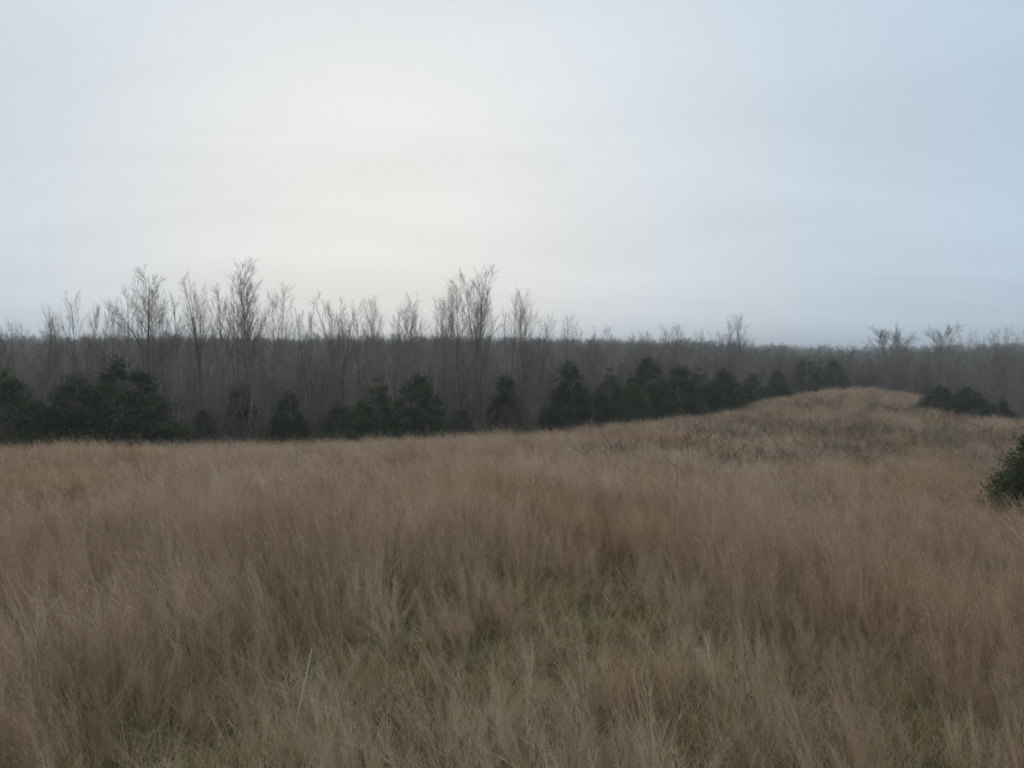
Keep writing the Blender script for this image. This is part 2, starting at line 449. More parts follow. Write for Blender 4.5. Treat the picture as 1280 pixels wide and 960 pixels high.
def bare_tree(seed, H, n1=20, n2=6, n3=4, start=0.35, ang=(32, 50), blen=0.32, r0=None, fork=0, twig=0.0052, up=0.3, top_taper=0.3, round_=0.0):
    """trunk mesh and crown mesh of a leafless tree H metres tall"""
    g = np.random.default_rng(seed)
    r0 = r0 or H * 0.0085
    tr, cr = Tubes(), Tubes()
    nseg = 9
    leaders = []
    if fork:
        hf = H * g.uniform(0.3, 0.5)
        P = branch_path((0, 0, -0.25), (g.normal(0, .04), g.normal(0, .04), 1), hf + 0.25, 5, g, up=0.1, wob=0.05)
        tr.add(P, np.linspace(r0 * 1.15, r0 * 0.8, len(P)), 6, 0.5)
        for k in range(fork):
            a = k * 2 * math.pi / fork + g.uniform(-0.5, 0.5)
            tilt = g.uniform(0.12, 0.34)
            Lk = (H - hf) * g.uniform(0.8, 1.0)
            Q = branch_path(P[-1], (math.cos(a) * tilt, math.sin(a) * tilt, 1), Lk, 7, g, up=0.5, wob=0.05)
            tr.add(Q, np.linspace(r0 * 0.62, twig * 1.3, len(Q)), 5, 0.5)
            leaders.append((Q, r0 * 0.62, 0.1))
    else:
        P = branch_path((0, 0, -0.25), (g.normal(0, .05), g.normal(0, .05), 1), H + 0.25, nseg, g, up=0.3, wob=0.03)
        P[:, 2] *= H / P[-1, 2]
        tr.add(P, np.interp(np.linspace(0, 1, nseg + 1), [0, 0.1, 1], [r0 * 1.25, r0, twig * 1.2]), 6, 0.5)
        leaders.append((P, r0, start))
    for (P, rr, st) in leaders:
        m = max(4, int(n1 / len(leaders)))
        Llead = np.linalg.norm(P[-1] - P[0])
        for i in range(m):
            t = st + (0.97 - st) * ((i + g.uniform(0, 1)) / m)
            p, d = at_t(P, t)
            f = (t - st) / (1 - st)
            shape = (1 - f) * (1 - round_) + round_ * math.sqrt(max(0.05, 1 - (2 * f - 0.9) ** 2 * 0.8))
            L1 = H * blen * (0.2 + 0.8 * shape) * g.uniform(0.6, 1.15)
            d1 = side_dir(d, R(g.uniform(*ang)), g)
            B = branch_path(p, d1, L1, 4, g, up=up, wob=0.035)
            rb = max(twig, rr * 0.25 * (1 - 0.6 * f))
            cr.add(B, np.linspace(rb, twig, len(B)), 4 if rb > 0.02 else 3, g.uniform(0.2, 0.8))
            for k in range(n2):
                t2 = 0.2 + 0.75 * (k + g.uniform(0, 1)) / n2
                p2, dd = at_t(B, t2)
                L2 = L1 * (0.62 - 0.34 * t2) * g.uniform(0.6, 1.25)
                B2 = branch_path(p2, side_dir(dd, R(g.uniform(16, 34)), g), L2, 3, g, up=up * 0.5, wob=0.035)
                cr.add(B2, np.linspace(max(twig, rb * 0.45), twig * 0.6, len(B2)), 3, g.uniform(0.1, 0.9))
                for q in range(n3):
                    p3, d3 = at_t(B2, g.uniform(0.15, 0.95))
                    B3 = branch_path(p3, side_dir(d3, R(g.uniform(16, 36)), g), max(0.25, L2 * g.uniform(0.35, 0.7)), 2, g, up=0.1, wob=0.03)
                    cr.add(B3, [twig * 0.8, twig * 0.65, twig * 0.35], 3, g.uniform(0.1, 1.0))
    top = max(v[:, 2].max() for v in tr.v + cr.v)
    for q in (tr, cr): q.v = [v * (H / top) for v in q.v]      # exactly H tall
    return tr.mesh('trunk', M['bark']), cr.mesh('crown', M['twig'])

def joined(parts, name):
    """one mesh out of several (for the wood's mass)"""
    V, T, I, tint, n = [], [], [], [], 0
    me = bpy.data.meshes.new(name)
    for k, p in enumerate(parts):
        co = np.zeros(len(p.vertices) * 3, np.float32); p.vertices.foreach_get('co', co)
        li = np.zeros(len(p.loops), np.int32); p.loops.foreach_get('vertex_index', li)
        tn = np.zeros(len(p.vertices), np.float32); p.attributes['tint'].data.foreach_get('value', tn)
        V.append(co.reshape(-1, 3)); T.append(li.reshape(-1, 3) + n); I.append(np.full(len(li) // 3, k, np.int32)); tint.append(tn); n += len(p.vertices)
    m = mesh_np(name, np.vstack(V), np.vstack(T), None, None, np.concatenate(tint), smooth=True)
    for p in parts: m.materials.append(p.materials[0])
    m.polygons.foreach_set('material_index', np.concatenate(I))
    return m

# tall trees (unit: built at 12 m, scaled to need)
TALL = [bare_tree(11, 12, 24, 5, 4, 0.45, (26, 40), 0.32),
        bare_tree(12, 12, 28, 6, 5, 0.40, (32, 48), 0.36),
        bare_tree(13, 12, 30, 5, 4, 0.42, (20, 32), 0.32),
        bare_tree(14, 12, 28, 5, 4, 0.38, (20, 34), 0.28, fork=2),
        bare_tree(15, 12, 30, 5, 4, 0.40, (20, 36), 0.24, fork=3),
        bare_tree(16, 12, 16, 4, 3, 0.55, (22, 38), 0.28),
        bare_tree(17, 12, 18, 4, 3, 0.5, (18, 30), 0.24, fork=2)]
BROAD = [bare_tree(21, 12, 30, 7, 5, 0.35, (35, 60), 0.40, round_=0.9, up=0.5, twig=0.013),
         bare_tree(22, 12, 30, 7, 5, 0.35, (30, 55), 0.34, fork=3, round_=0.8, up=0.5, twig=0.013)]
SAPL = [bare_tree(31, 8, 18, 5, 3, 0.2, (26, 46), 0.30, r0=0.044),
        bare_tree(32, 8, 20, 5, 3, 0.15, (22, 40), 0.28, r0=0.04),
        bare_tree(33, 8, 16, 5, 3, 0.3, (30, 52), 0.32, r0=0.055),
        bare_tree(34, 8, 20, 5, 3, 0.15, (24, 44), 0.26, r0=0.04, fork=2),
        bare_tree(35, 8, 20, 5, 3, 0.15, (24, 44), 0.26, r0=0.04, fork=3),
        bare_tree(36, 8, 22, 5, 2, 0.1, (20, 38), 0.24, r0=0.038)]

def bare_shrub(seed, H, stems=9):
    g = np.random.default_rng(seed)
    st, tw = Tubes(), Tubes()
    for i in range(stems):
        a = g.uniform(0, 2 * math.pi); tl = g.uniform(0.05, 0.55)
        P = branch_path((g.normal(0, .12), g.normal(0, .12), -0.15), (math.cos(a) * tl, math.sin(a) * tl, 1), H * g.uniform(0.65, 1.05), 6, g, up=0.1, wob=0.13)
        st.add(P, np.linspace(0.022, 0.008, len(P)), 4, g.uniform(0.2, 0.8))
        for k in range(9):
            p, d = at_t(P, g.uniform(0.15, 0.98))
            B = branch_path(p, side_dir(d, R(g.uniform(25, 60)), g), H * g.uniform(0.15, 0.36), 3, g, up=0.3, wob=0.16)
            tw.add(B, np.linspace(0.010, 0.007, len(B)), 3, g.uniform(0, 1))
            for q in range(4):
                p, d = at_t(B, g.uniform(0.1, 0.95))
                C = branch_path(p, side_dir(d, R(g.uniform(25, 60)), g), H * g.uniform(0.06, 0.16), 2, g, up=0.2, wob=0.15)
                tw.add(C, [0.008, 0.006, 0.004], 3, g.uniform(0, 1))
    return st.mesh('stems', M['bark']), tw.mesh('twigs', M['twig'])
SHRUB = [bare_shrub(41 + k, 3.0, 8 + k) for k in range(4)]

def cedar(seed, H, wid, clumps=230, per=52, leaf=0.12, mat='cedar', squat=0.0):
    """red cedar: dense ragged cone of small sprays down to the ground"""
    g = np.random.default_rng(seed)
    tr = Tubes()
    P = branch_path((0, 0, -0.3), (0, 0, 1), H * 0.93 + 0.3, 6, g, up=0.1, wob=0.03)
    tr.add(P, np.linspace(0.03 * H / 2 + 0.03, 0.015, len(P)), 6, 0.3)
    V, T, TI, n = [], [], [], 0
    lob = g.uniform(0, 2 * math.pi, 5); la = g.uniform(0.05, 0.16, 5)
    def radius(h, a):
        f = 1 - h
        base = min(1.0, (f * 1.3) ** 0.8) * (0.72 + 0.28 * min(1, h * 5))
        if squat: base = math.sqrt(max(0.02, 1 - (h * 1.02) ** 2))
        w = 1 + sum(la[k] * math.sin((k + 1) * a + lob[k] + 5 * h * (k - 2)) for k in range(5))
        return wid * base * w
    for i in range(clumps):
        h = 1 - math.sqrt(g.uniform(0, 1)) * 0.985 if not squat else g.uniform(0, 0.97)
        h = max(0.03, min(0.985, h))
        a = g.uniform(0, 2 * math.pi)
        rr = radius(h, a)
        q = g.uniform(0.25, 1.0) ** 0.4 * g.choice([1, 1, 1, 1.14, 0.9])
        c = np.array([math.cos(a) * rr * q, math.sin(a) * rr * q, h * H])
        out = np.array([math.cos(a), math.sin(a), g.uniform(0.35, 1.3)]); out = nrmz(out)
        s = g.uniform(0.6, 1.25) * (0.17 + 0.16 * (1 - h)) * (H / 5.0) ** 0.5
        if i % 3 == 0:
            p0 = np.array([0, 0, max(0.1, c[2] - rr * 0.35)])
            tr.add([p0, (p0 + c) / 2 + [0, 0, -0.05], c], [0.018, 0.012, 0.006], 3, 0.3)
        # sprays of the clump: pointed slivers fanning outwards
        m = per
        pos = c + g.normal(0, 1, (m, 3)) * s * np.array([0.75, 0.75, 0.6]) + out * g.uniform(-0.2, 0.6, (m, 1)) * s
        dr = out + g.normal(0, 0.55, (m, 3)); dr /= np.linalg.norm(dr, axis=1)[:, None]
        sd = np.cross(dr, g.normal(0, 1, (m, 3))); sd /= np.linalg.norm(sd, axis=1)[:, None]
        ln = leaf * g.uniform(0.6, 1.6, (m, 1)); wd = ln * g.uniform(0.22, 0.38, (m, 1))
        v = np.stack([pos - sd * wd * 0.5, pos + sd * wd * 0.5, pos + dr * ln + sd * wd * 0.2, pos + dr * ln - sd * wd * 0.2], 1)
        k = np.arange(m)[:, None] * 4 + n
        T.append(np.concatenate([k + [0, 1, 2], k + [0, 2, 3]]))
        V.append(v.reshape(-1, 3)); n += 4 * m
        tone = g.uniform(0, 0.8)
        TI.append(np.repeat(np.clip(tone + g.normal(0, 0.14, m), 0, 1), 4))
    crown = mesh_np('crown', np.vstack(V), np.vstack(T), None, M[mat], np.concatenate(TI))
    return tr.mesh('trunk', M['bark']), crown

CEDAR = [cedar(51, 5.5, 1.75, 400), cedar(52, 5.5, 1.9, 420), cedar(53, 5.5, 1.45, 380),
         cedar(54, 5.5, 2.1, 440), cedar(55, 5.5, 1.6, 400)]
CEDAR_NEAR = cedar(58, 2.1, 0.95, 420, 60, 0.062)
OLIVE = cedar(57, 3.0, 1.7, 220, 50, 0.095, 'olive', squat=1.0)

def place(name, parts, px, Y, top_py=None, h0=None, rotz=0.0, label=None, cat=None, group=None, wmul=1.0, scale=None, names=('trunk', 'crown'), x=None):
    if x is None: x, y, z = at(px, Y)
    else: y = Y; z = float(ground(x, y))
    s = scale if scale else (z_at(top_py, Y) - z) / h0
    e = obj(name, None, None, (x, y, z), rotz, (s * wmul, s * wmul, s))
    e.empty_display_size = 0.3
    tag(e, label, cat, group)
    for nm, me in zip(names, parts):
        obj(nm, me, e)
    return e

# ------------------------------------------------------------------ cedars
CED = [  # px, Y, top row, variant, width multiplier, label
    (8, 46, 462, 3, 0.9, 'dull green cedar half hidden in brush beside the saplings beyond the field brow'),
    (92, 47, 468, 1, 0.9, 'shorter bushy dark cedar standing beside the pointed cedar at the wood edge'),
    (152, 48, 448, 3, 1.0, 'big broad dark cedar with pointed top under the wide crowned bare tree'),
    (188, 50, 486, 0, 0.9, 'low cedar leaning out from behind the big broad pointed cedar'),
    (302, 58, 478, 2, 0.9, 'dim narrow cedar buried deep among bare saplings'),
    (360, 52, 489, 1, 0.8, 'small dim cedar half screened by grey brush stems'),
    (468, 51, 474, 0, 0.95, 'ragged dark cedar touching its slightly taller twin at the wood edge'),
    (520, 52, 468, 4, 1.15, 'dark cedar with uneven crown touching the ragged cedar beside it'),
    (632, 66, 466, 2, 0.8, 'faint small cedar set back among bare trees behind grey brush'),
    (711, 60, 451, 1, 0.82, 'lone dense dark cedar with notched top standing at the field edge'),
    (762, 72, 462, 0, 0.8, 'dull olive green cedar behind the yellowish bush'),
    (812, 75, 446, 4, 0.95, 'tallest dark cedar with sharp tip beside the yellowish bush'),
    (850, 78, 455, 2, 1.0, 'dark narrow cedar standing against the sharp tipped tallest cedar'),
    (876, 84, 461, 0, 0.9, 'soft green cedar between the narrow dark cedar and the rounded one'),
    (906, 83, 460, 3, 0.9, 'rounded mid green cedar beyond the scrubby field edge'),
    (940, 96, 466, 1, 0.9, 'low dark cedar below the pair of bare treetops'),
    (972, 98, 462, 4, 0.95, 'dark cedar on the flank leading up to the field crest'),
    (1005, 124, 449, 2, 1.15, 'pointed cedar just below the grassy crest'),
    (1026, 128, 454, 0, 0.9, 'shorter cedar squeezed between pointed cedars by the grassy crest'),
    (1042, 132, 450, 4, 1.0, 'pointed dark cedar right behind the grassy crest'),
    (1062, 150, 460, 1, 0.8, 'small cedar tapering the row off behind the crest'),
    (1092, 168, 462, 2, 0.9, 'far faint cedar alone in the haze past the crest'),
    (1176, 86, 481, 3, 1.3, 'dark round cedar bush at the far grass edge beside another'),
    (1211, 82, 483, 1, 1.45, 'wide dark cedar bush spilling over the far grass edge'),
    (1250, 84, 498, 0, 1.3, 'low hazy cedar bush trailing off from the wide one'),
    (42, 49, 500, 1, 1.0, 'low dull cedar thicket between the half hidden cedar and the shorter bushy one'),
    (425, 54, 500, 3, 0.8, 'small dark cedar skirting the ragged cedar on its open side'),
    (575, 58, 506, 0, 0.9, 'low dusky cedar in brush between the twin cedars and the notched one'),
    (742, 70, 496, 3, 0.7, 'low green cedar skirt beside the notched lone cedar'),
    (255, 54, 512, 4, 1.0, 'low dusky cedar among stems past the big broad cedar'),
    (1152, 170, 458, 2, 0.7, 'slim hazy cedar before the grey wood beyond the grass slope'),
]
for (px, Y, top, v, wm, lab) in CED:
    place('cedar_tree', CEDAR[v], px, Y, top, 5.5, rng.uniform(0, 6.28), lab, 'cedar', 'cedars along the edge of the field', wm * (1.32 if px < 220 else (1.18 if px < 740 else 1.38)))
place('cedar_tree', CEDAR_NEAR, 1316, 22, 524, 2.1, 0.4, 'lone dark cedar bush in the tall grass of the near slope', 'cedar', None, 1.08)
place('evergreen_bush', OLIVE, 793, 70, 483, 3.0, 1.0, 'yellowish olive bush nestled between two dark cedars', 'bush', None, 0.8, names=('stem', 'foliage'))

# ------------------------------------------------------------------ bare trees standing above the skyline
SKY = [  # px, Y, top row, variant, width mul, label, group
    (184, 72, 329, 1, 1.15, 'wide crowned bare tree rising over the big broad cedar', None),
    (335, 70, 321, 2, 1.25, 'tallest bare tree with straight leader and feathery upswept crown', None),
    (590, 70, 331, 3, 1.05, 'tall bare tree with two leaders and dense upright twigs', None),
    (430, 72, 362, 4, 1.0, 'bare tree forking low into several upright leaders', None),
    (917, 128, 397, 0, 1.0, 'smaller bare tree beside its taller twin past the cedars', None),
    (938, 128, 389, 2, 1.3, 'bare tree with oval crown standing alone past the cedars', None),
    (1104, 235, 402, 'b1', 1.5, 'far broad flat topped bare tree in the haze', None),
    (1130, 240, 408, 'b0', 1.0, 'far bare tree leaning against the broad flat topped one', None),
    (1173, 230, 399, 'b0', 1.15, 'far bare tree with round lollipop crown in the haze', None),
]
thin = [(8, 402), (36, 398), (62, 392), (136, 382), (174, 366), (195, 352), (218, 372), (256, 362), (312, 362), (345, 350), (366, 384), (420, 382), (456, 388), (490, 380), (510, 384), (527, 378), (566, 366), (596, 350), (604, 342), (622, 376), (644, 372), (680, 396), (22, 395), (52, 388), (70, 376), (88, 361), (103, 374), (122, 377), (146, 372), (164, 352), (205, 356), (229, 361), (246, 352),
        (267, 334), (280, 350), (293, 345), (303, 348), (322, 344), (352, 360), (388, 388), (398, 378), (412, 372), (444, 372), (470, 372), (480, 366),
        (500, 372), (519, 364), (535, 366), (549, 349), (560, 372), (577, 346), (612, 362), (634, 359), (655, 357), (668, 388)]
SL = {0: 'slender bare tree with one straight leader and open side branches above the wood', 5: 'thin bare tree branching only near its tip above the wood',
      6: 'thin bare tree splitting into two narrow leaders above the wood', 2: 'slender bare tree with close upswept branches above the wood',
      3: 'bare tree forking into two wide leaders above the wood', 4: 'bare tree forking into three slim leaders above the wood'}
for i, (px, top) in enumerate(thin):
    SKY.append((px, 66 + (i * 7) % 19, top, [0, 5, 2, 5, 0, 6, 2][i % 7], 0.78, SL[[0, 5, 2, 5, 0, 6, 2][i % 7]], 'slender bare trees above the wood'))
mid = [(713, 389), (738, 401), (757, 405), (783, 412), (806, 412), (822, 408), (841, 402), (856, 402), (872, 412), (890, 408), (900, 412)]
for i, (px, top) in enumerate(mid):
    SKY.append((px, 118 + (i * 11) % 40, top, [0, 4, 1, 3][i % 4], 1.0, 'small distant bare treetop above the cedars of the field edge', 'distant bare trees behind the cedars'))
far = [(1196, 414), (1214, 411), (1228, 418), (1246, 409), (1262, 406), (1276, 403)]
for i, (px, top) in enumerate(far):
    SKY.append((px, 190 + (i * 13) % 40, top, [3, 0, 4][i % 3], 1.1, 'hazy bare tree above the grey wood beyond the cedar bushes', 'hazy bare trees beyond the cedar bushes'))
for (px, Y, top, v, wm, lab, grp) in SKY:
    parts = BROAD[int(v[1])] if isinstance(v, str) else TALL[v]
    place('bare_tree', parts, px + rng.uniform(-1, 1), Y, top, 12, rng.uniform(0, 6.28), lab, 'tree', grp, wm)

# ------------------------------------------------------------------ saplings and shrubs of the wood edge, one by one
edge_px = np.array([c[0] for c in COLS]); edge_d = np.array([c[1] for c in COLS])
def edge_at(px): return np.interp(px, edge_px, edge_d)
n_s = 0
for i in range(130):
    px = -60 + i * (1040 / 130) + rng.uniform(-6, 6)
    Y = edge_at(px) + rng.uniform(14, 32)
    x, y, z = at(px, Y)
    hgt = rng.uniform(6.0, 8.8)
    hgt = min(hgt, max(4.5, z_at(rng.uniform(412, 440), Y) - z))
    place('bare_sapling', SAPL[i % 6], px, Y, rotz=rng.uniform(0, 6.28), scale=hgt / 8, wmul=rng.uniform(0.8, 1.2),
          label=('thin single stemmed', 'close twigged', 'open branched', 'two stemmed', 'three stemmed', 'whip like')[i % 6] + ' bare grey sapling in the crowded front of the wood', cat='sapling', group='saplings at the front of the wood')
for i in range(60):
    px = -40 + i * (1000 / 60) + rng.uniform(-8, 8)
    Y = edge_at(px) + rng.uniform(9, 17)
    place('bare_shrub', SHRUB[i % 4], px, Y, rotz=rng.uniform(0, 6.28), scale=rng.uniform(0.65, 1.25), wmul=rng.uniform(0.9, 1.3),
          label='leafless twiggy shrub along the brow where field meets wood', cat='shrub', group='leafless shrubs at the field edge', names=('stems', 'twigs'))

for i in range(16):
    px = 20 + i * 61 + rng.uniform(-22, 22)
    Y = edge_at(px) + rng.uniform(0, 4)
    place('bare_shrub', SHRUB[(i + 1) % 4], px, Y, rotz=rng.uniform(0, 6.28), scale=rng.uniform(0.32, 0.55), wmul=rng.uniform(0.9, 1.4),
          label='low twiggy sprout standing out of the grass at the field brow', cat='shrub', group='low sprouts on the field brow', names=('stems', 'twigs'))

# ------------------------------------------------------------------ the mass of the wood
wood_mesh = [joined(p, 'wood_tree_%d' % k) for k, p in enumerate(SAPL)] + [joined(TALL[0], 'wood_tree_6'), joined(TALL[5], 'wood_tree_7'), joined(BROAD[0], 'wood_tree_8'), joined(BROAD[1], 'wood_tree_9')]
brush_mesh = [joined(p, 'brush_%d' % k) for k, p in enumerate(SHRUB)]
W_top = Waves(65, 60.0)
def wood(name, n, r0, r1, seed, label, hmin, hmax, half=R(40), gap=14):
    g = np.random.default_rng(seed)
    t = g.uniform(-half, half, n); u = np.tan(t)
    px = 640 + u * F
    e = edge_at(px) + gap
    rmin = np.maximum(r0, e)
    r = np.sqrt(g.uniform(0, 1, n) * (r1 ** 2 - rmin ** 2) + rmin ** 2) if r0 > 150 else rmin + g.uniform(0, 1, n) ** 1.3 * (r1 - rmin)
    x, y = u * r, r
    keep = r < r1 + 1
    z = ground(x, y)
    idx = g.integers(0, 6, n)
    big = g.uniform(0, 1, n) < (0.05 if r0 < 100 else 0.6)
    idx = np.where(big, g.integers(6, 10, n) if r0 > 100 else g.integers(6, 8, n), idx)
    hb = np.where(big, 12.0, 8.0)
    # crowd height follows the ceiling of the wood
    h = g.uniform(hmin, hmax, n)
    h = np.minimum(h, np.maximum(4.0, EYE + (HOR - np.interp(px, [0, 640, 900, 1010, 1100, 1280], [424, 426, 430, 436, 436, 433]) + g.normal(0, 7, n) + 7 * W_top(px, r) + np.where(g.uniform(0, 1, n) < 0.05, g.uniform(5, 17, n), 0)) / F * r - z))
    s = h / hb
    rot = np.stack([g.normal(0, .04, n), g.normal(0, .04, n), g.uniform(0, 6.28, n)], -1)
    wmul = g.uniform(0.85, 1.25, n) * np.where(r > 150, 1.25, 1.0)
    scatter(name, np.stack([x, y, z - 0.1], -1), rot, np.stack([s * wmul, s * wmul, s], -1), idx, wood_mesh, label, 'wood')
wood('bare_wood', 2600, 50, 170, 61, 'mass of grey leafless young trees behind the field', 5.5, 8.6)
wood('distant_wood', 5200, 165, 520, 62, 'far grey brown wood fading into haze along the skyline', 8, 12.5)
wood('horizon_wood', 5200, 480, 1150, 63, 'farthest hazy wooded rise closing off the horizon', 10, 15)
def brush(n, seed):
    g = np.random.default_rng(seed)
    t = g.uniform(-R(40), R(40), n); u = np.tan(t); px = 640 + u * F
    r = edge_at(px) + 12 + g.uniform(0, 1, n) ** 1.6 * 75
    x, y = u * r, r
    rot = np.stack([g.normal(0, .08, n), g.normal(0, .08, n), g.uniform(0, 6.28, n)], -1)
    scatter('underbrush', np.stack([x, y, ground(x, y) - 0.05], -1), rot, g.uniform(0.5, 1.5, n), g.integers(0, 4, n), brush_mesh,
            'tangle of leafless grey underbrush on the wood floor', 'brush')
brush(1500, 64)

# ------------------------------------------------------------------ grasses
def blades(seed, n, h, rad, lean, curl, w, segs=4, plume=0, wind=0.0, tlo=0.0, thi=1.0, flop=0.0, bun=1):
    """one tussock: n bending blades from a small disc; returns a mesh without material"""
    g = np.random.default_rng(seed)
    nb = max(1, n // bun); bi_ = np.arange(n) % nb          # stems grow in small sheaves that lean and bend alike
    def sh(v): return v[bi_]
    jit = 1.0 if bun > 1 else 0.0
    a = sh(g.uniform(0, 2 * np.pi, nb)); rr = sh(rad * np.sqrt(g.uniform(0, 1, nb)))
    b = np.stack([np.cos(a) * rr, np.sin(a) * rr, np.full(n, -0.04)], -1) + np.concatenate([g.normal(0, 0.012 * jit, (n, 2)), np.zeros((n, 1))], 1)
    hh = sh(g.uniform(h[0], h[1], nb)) * (1 + jit * g.normal(0, 0.14, n))
    la = a + sh(g.normal(0, 1.0, nb)) + jit * g.normal(0, 0.25, n)
    ln = np.abs(sh(g.normal(0, lean, nb)) + jit * g.normal(0, 0.045, n)); cu = sh(g.normal(0, curl, nb)) + jit * g.normal(0, 0.05, n)
    fl = g.uniform(0, 1, n) < flop
    ln = np.where(fl, g.uniform(0.7, 1.6, n), ln)
    dirh = np.stack([np.cos(la), np.sin(la), np.zeros(n)], -1)
    ca = sh(g.uniform(0, 2 * np.pi, nb)) + jit * g.normal(0, 0.3, n)
    dirc = np.stack([np.cos(ca), np.sin(ca), np.zeros(n)], -1)
    wd = np.array([-1.0, -0.25, 0])
    t = np.linspace(0, 1, segs + 1)
    off = (dirh[:, None] * (ln[:, None] * t)[..., None] + dirc[:, None] * (cu[:, None] * t ** 2.2)[..., None] + wd * (wind * sh(g.uniform(0.6, 1.4, nb))[:, None] * t ** 1.8)[..., None])
    vert = t[None] * np.ones((n, 1))
    nr = np.sqrt((off ** 2).sum(-1) + vert ** 2)
    nr[:, 0] = 1
    k = t[None] / nr
    k[:, 0] = 0
    C = b[:, None] + hh[:, None, None] * (off * k[..., None] + np.array([0, 0, 1.]) * (vert * k)[..., None])
    sa = g.uniform(0, np.pi, n); S = np.stack([np.cos(sa), np.sin(sa), np.zeros(n)], -1)
    wt_ = w * g.uniform(0.6, 1.4, n)[:, None] * np.linspace(1, 0.25, segs + 1)[None]
    Lf = C - S[:, None] * wt_[..., None] / 2; Rt = C + S[:, None] * wt_[..., None] / 2
    V = np.stack([Lf, Rt], 2).reshape(-1, 3)
    m = (segs + 1) * 2
    base = np.arange(n)[:, None] * m + np.arange(segs)[None] * 2
    Q = np.stack([base, base + 1, base + 3, base + 2], -1).reshape(-1, 4)
    T = np.concatenate([Q[:, [0, 1, 2]], Q[:, [0, 2, 3]]])
    tb = np.clip(sh(g.uniform(tlo, thi, nb)) + jit * g.normal(0, 0.07, n), 0, 1)
    tint = np.repeat(tb, m)
    if plume:
        # fluffy seed hairs along the upper half of each stem
        bi = np.repeat(np.arange(n), plume); q = len(bi)
        tt = g.uniform(0.35, 1.0, q); s = tt * segs; i0 = np.minimum(s.astype(int), segs - 1); f = (s - i0)[:, None]
        p = C[bi, i0] * (1 - f) + C[bi, i0 + 1] * f
        d = C[bi, i0 + 1] - C[bi, i0]; d /= np.linalg.norm(d, axis=1)[:, None] + 1e-9
        d = d + g.normal(0, 0.38, (q, 3)); d /= np.linalg.norm(d, axis=1)[:, None]
        sd = np.cross(d, g.normal(0, 1, (q, 3))); sd /= np.linalg.norm(sd, axis=1)[:, None]
        L_ = g.uniform(0.05, 0.13, (q, 1)); W_ = w * g.uniform(0.8, 1.3, (q, 1))
        pv = np.stack([p - sd * W_ / 2, p + sd * W_ / 2, p + d * L_], 1).reshape(-1, 3)
        pt = np.arange(q * 3).reshape(-1, 3) + len(V)
        V = np.vstack([V, pv]); T = np.vstack([T, pt]); tint = np.concatenate([tint, np.repeat(np.clip(tb[bi] + g.uniform(0.0, 0.3, q), 0, 1), 3)])
    return V, T, tint

def tuss(name, mat, **kw):
    V, T, ti = blades(**kw)
    return mesh_np(name, V, T, None, M[mat], ti)

near_t = [tuss('sedge_near_%d' % k, 'sedge', seed=100 + k, n=96, bun=10, h=(0.40, 1.10), rad=0.22, lean=0.20, curl=0.28, w=0.0034, segs=5, plume=3, wind=0.14, flop=0.10, tlo=(0, 0.1, 0.3, 0)[k % 4], thi=(0.8, 1.0, 1.0, 0.5)[k % 4]) for k in range(8)]
mid_t = [tuss('sedge_mid_%d' % k, 'sedge', seed=120 + k, n=60, bun=6, h=(0.45, 1.03), rad=0.28, lean=0.20, curl=0.28, w=0.0065, segs=4, plume=4, wind=0.30, flop=0.04, tlo=(0, 0.1, 0.4, 0)[k % 4], thi=(0.8, 1.0, 1.0, 0.45)[k % 4]) for k in range(6)]
far_t = [tuss('sedge_far_%d' % k, 'sedge', seed=140 + k, n=75, bun=5, h=(0.45, 0.98), rad=0.45, lean=0.22, curl=0.30, w=0.012, segs=3, plume=2, wind=0.30, flop=0.04) for k in range(5)]

W_den = Waves(81, 3.2); W_hgt = Waves(82, 5.5); W_wind = Waves(83, 7.0); W_big = Waves(84, 18.0); W_curl = Waves(88, 2.6)
W_cl = Waves(87, 1.7)
def clearing(x, y):
    """1 inside the thin mossy opening in front of the viewer"""
    wob = 0.9 * Waves(85, 4.0)(x, y)
    d1 = np.hypot((x - 0.7) / 3.1, (y - 5.2) / 3.4) + wob * 0.2 + 0.24 * W_cl(x, y)
    d2 = np.hypot(x / 2.6, y / 3.6)
    return np.maximum(1 - sstep(0.45, 1.35, d1), 1 - sstep(0.8, 1.1, d2))
def field_mask(x, y, over=6):
    px = 640 + x / np.maximum(y, 0.1) * F
    return np.hypot(x, y) < np.interp(px, edge_px, edge_d) + over

def sow(name, n, r0, r1, seed, meshes, label, cat, hfun, half=R(39), thin=None, lean_amt=0.2):
    g = np.random.default_rng(seed)
    x, y, r, t = fan(n, r0, r1, half, g)
    k = field_mask(x, y)
    if thin is not None:
        k &= g.uniform(0, 1, n) < thin(x, y, r)
    x, y, r = x[k], y[k], r[k]; n = len(x)
    wv = 0.7 * W_wind(x, y) + 0.6 * W_curl(x, y)
    # wind leans the whole tussock; turn the meshes only a little so the lean stays coherent
    rot = np.stack([g.normal(0, 0.13, n), -lean_amt * (0.45 + 0.8 * wv) + g.normal(0, 0.13, n), g.normal(0, 1.0, n)], -1)
    s = hfun(x, y, g)
    scl = np.stack([s * g.uniform(0.85, 1.2, n), s * g.uniform(0.85, 1.2, n), s], -1)
    return scatter(name, np.stack([x, y, ground(x, y)], -1), rot, scl, g.integers(0, len(meshes), n), meshes, label, cat)

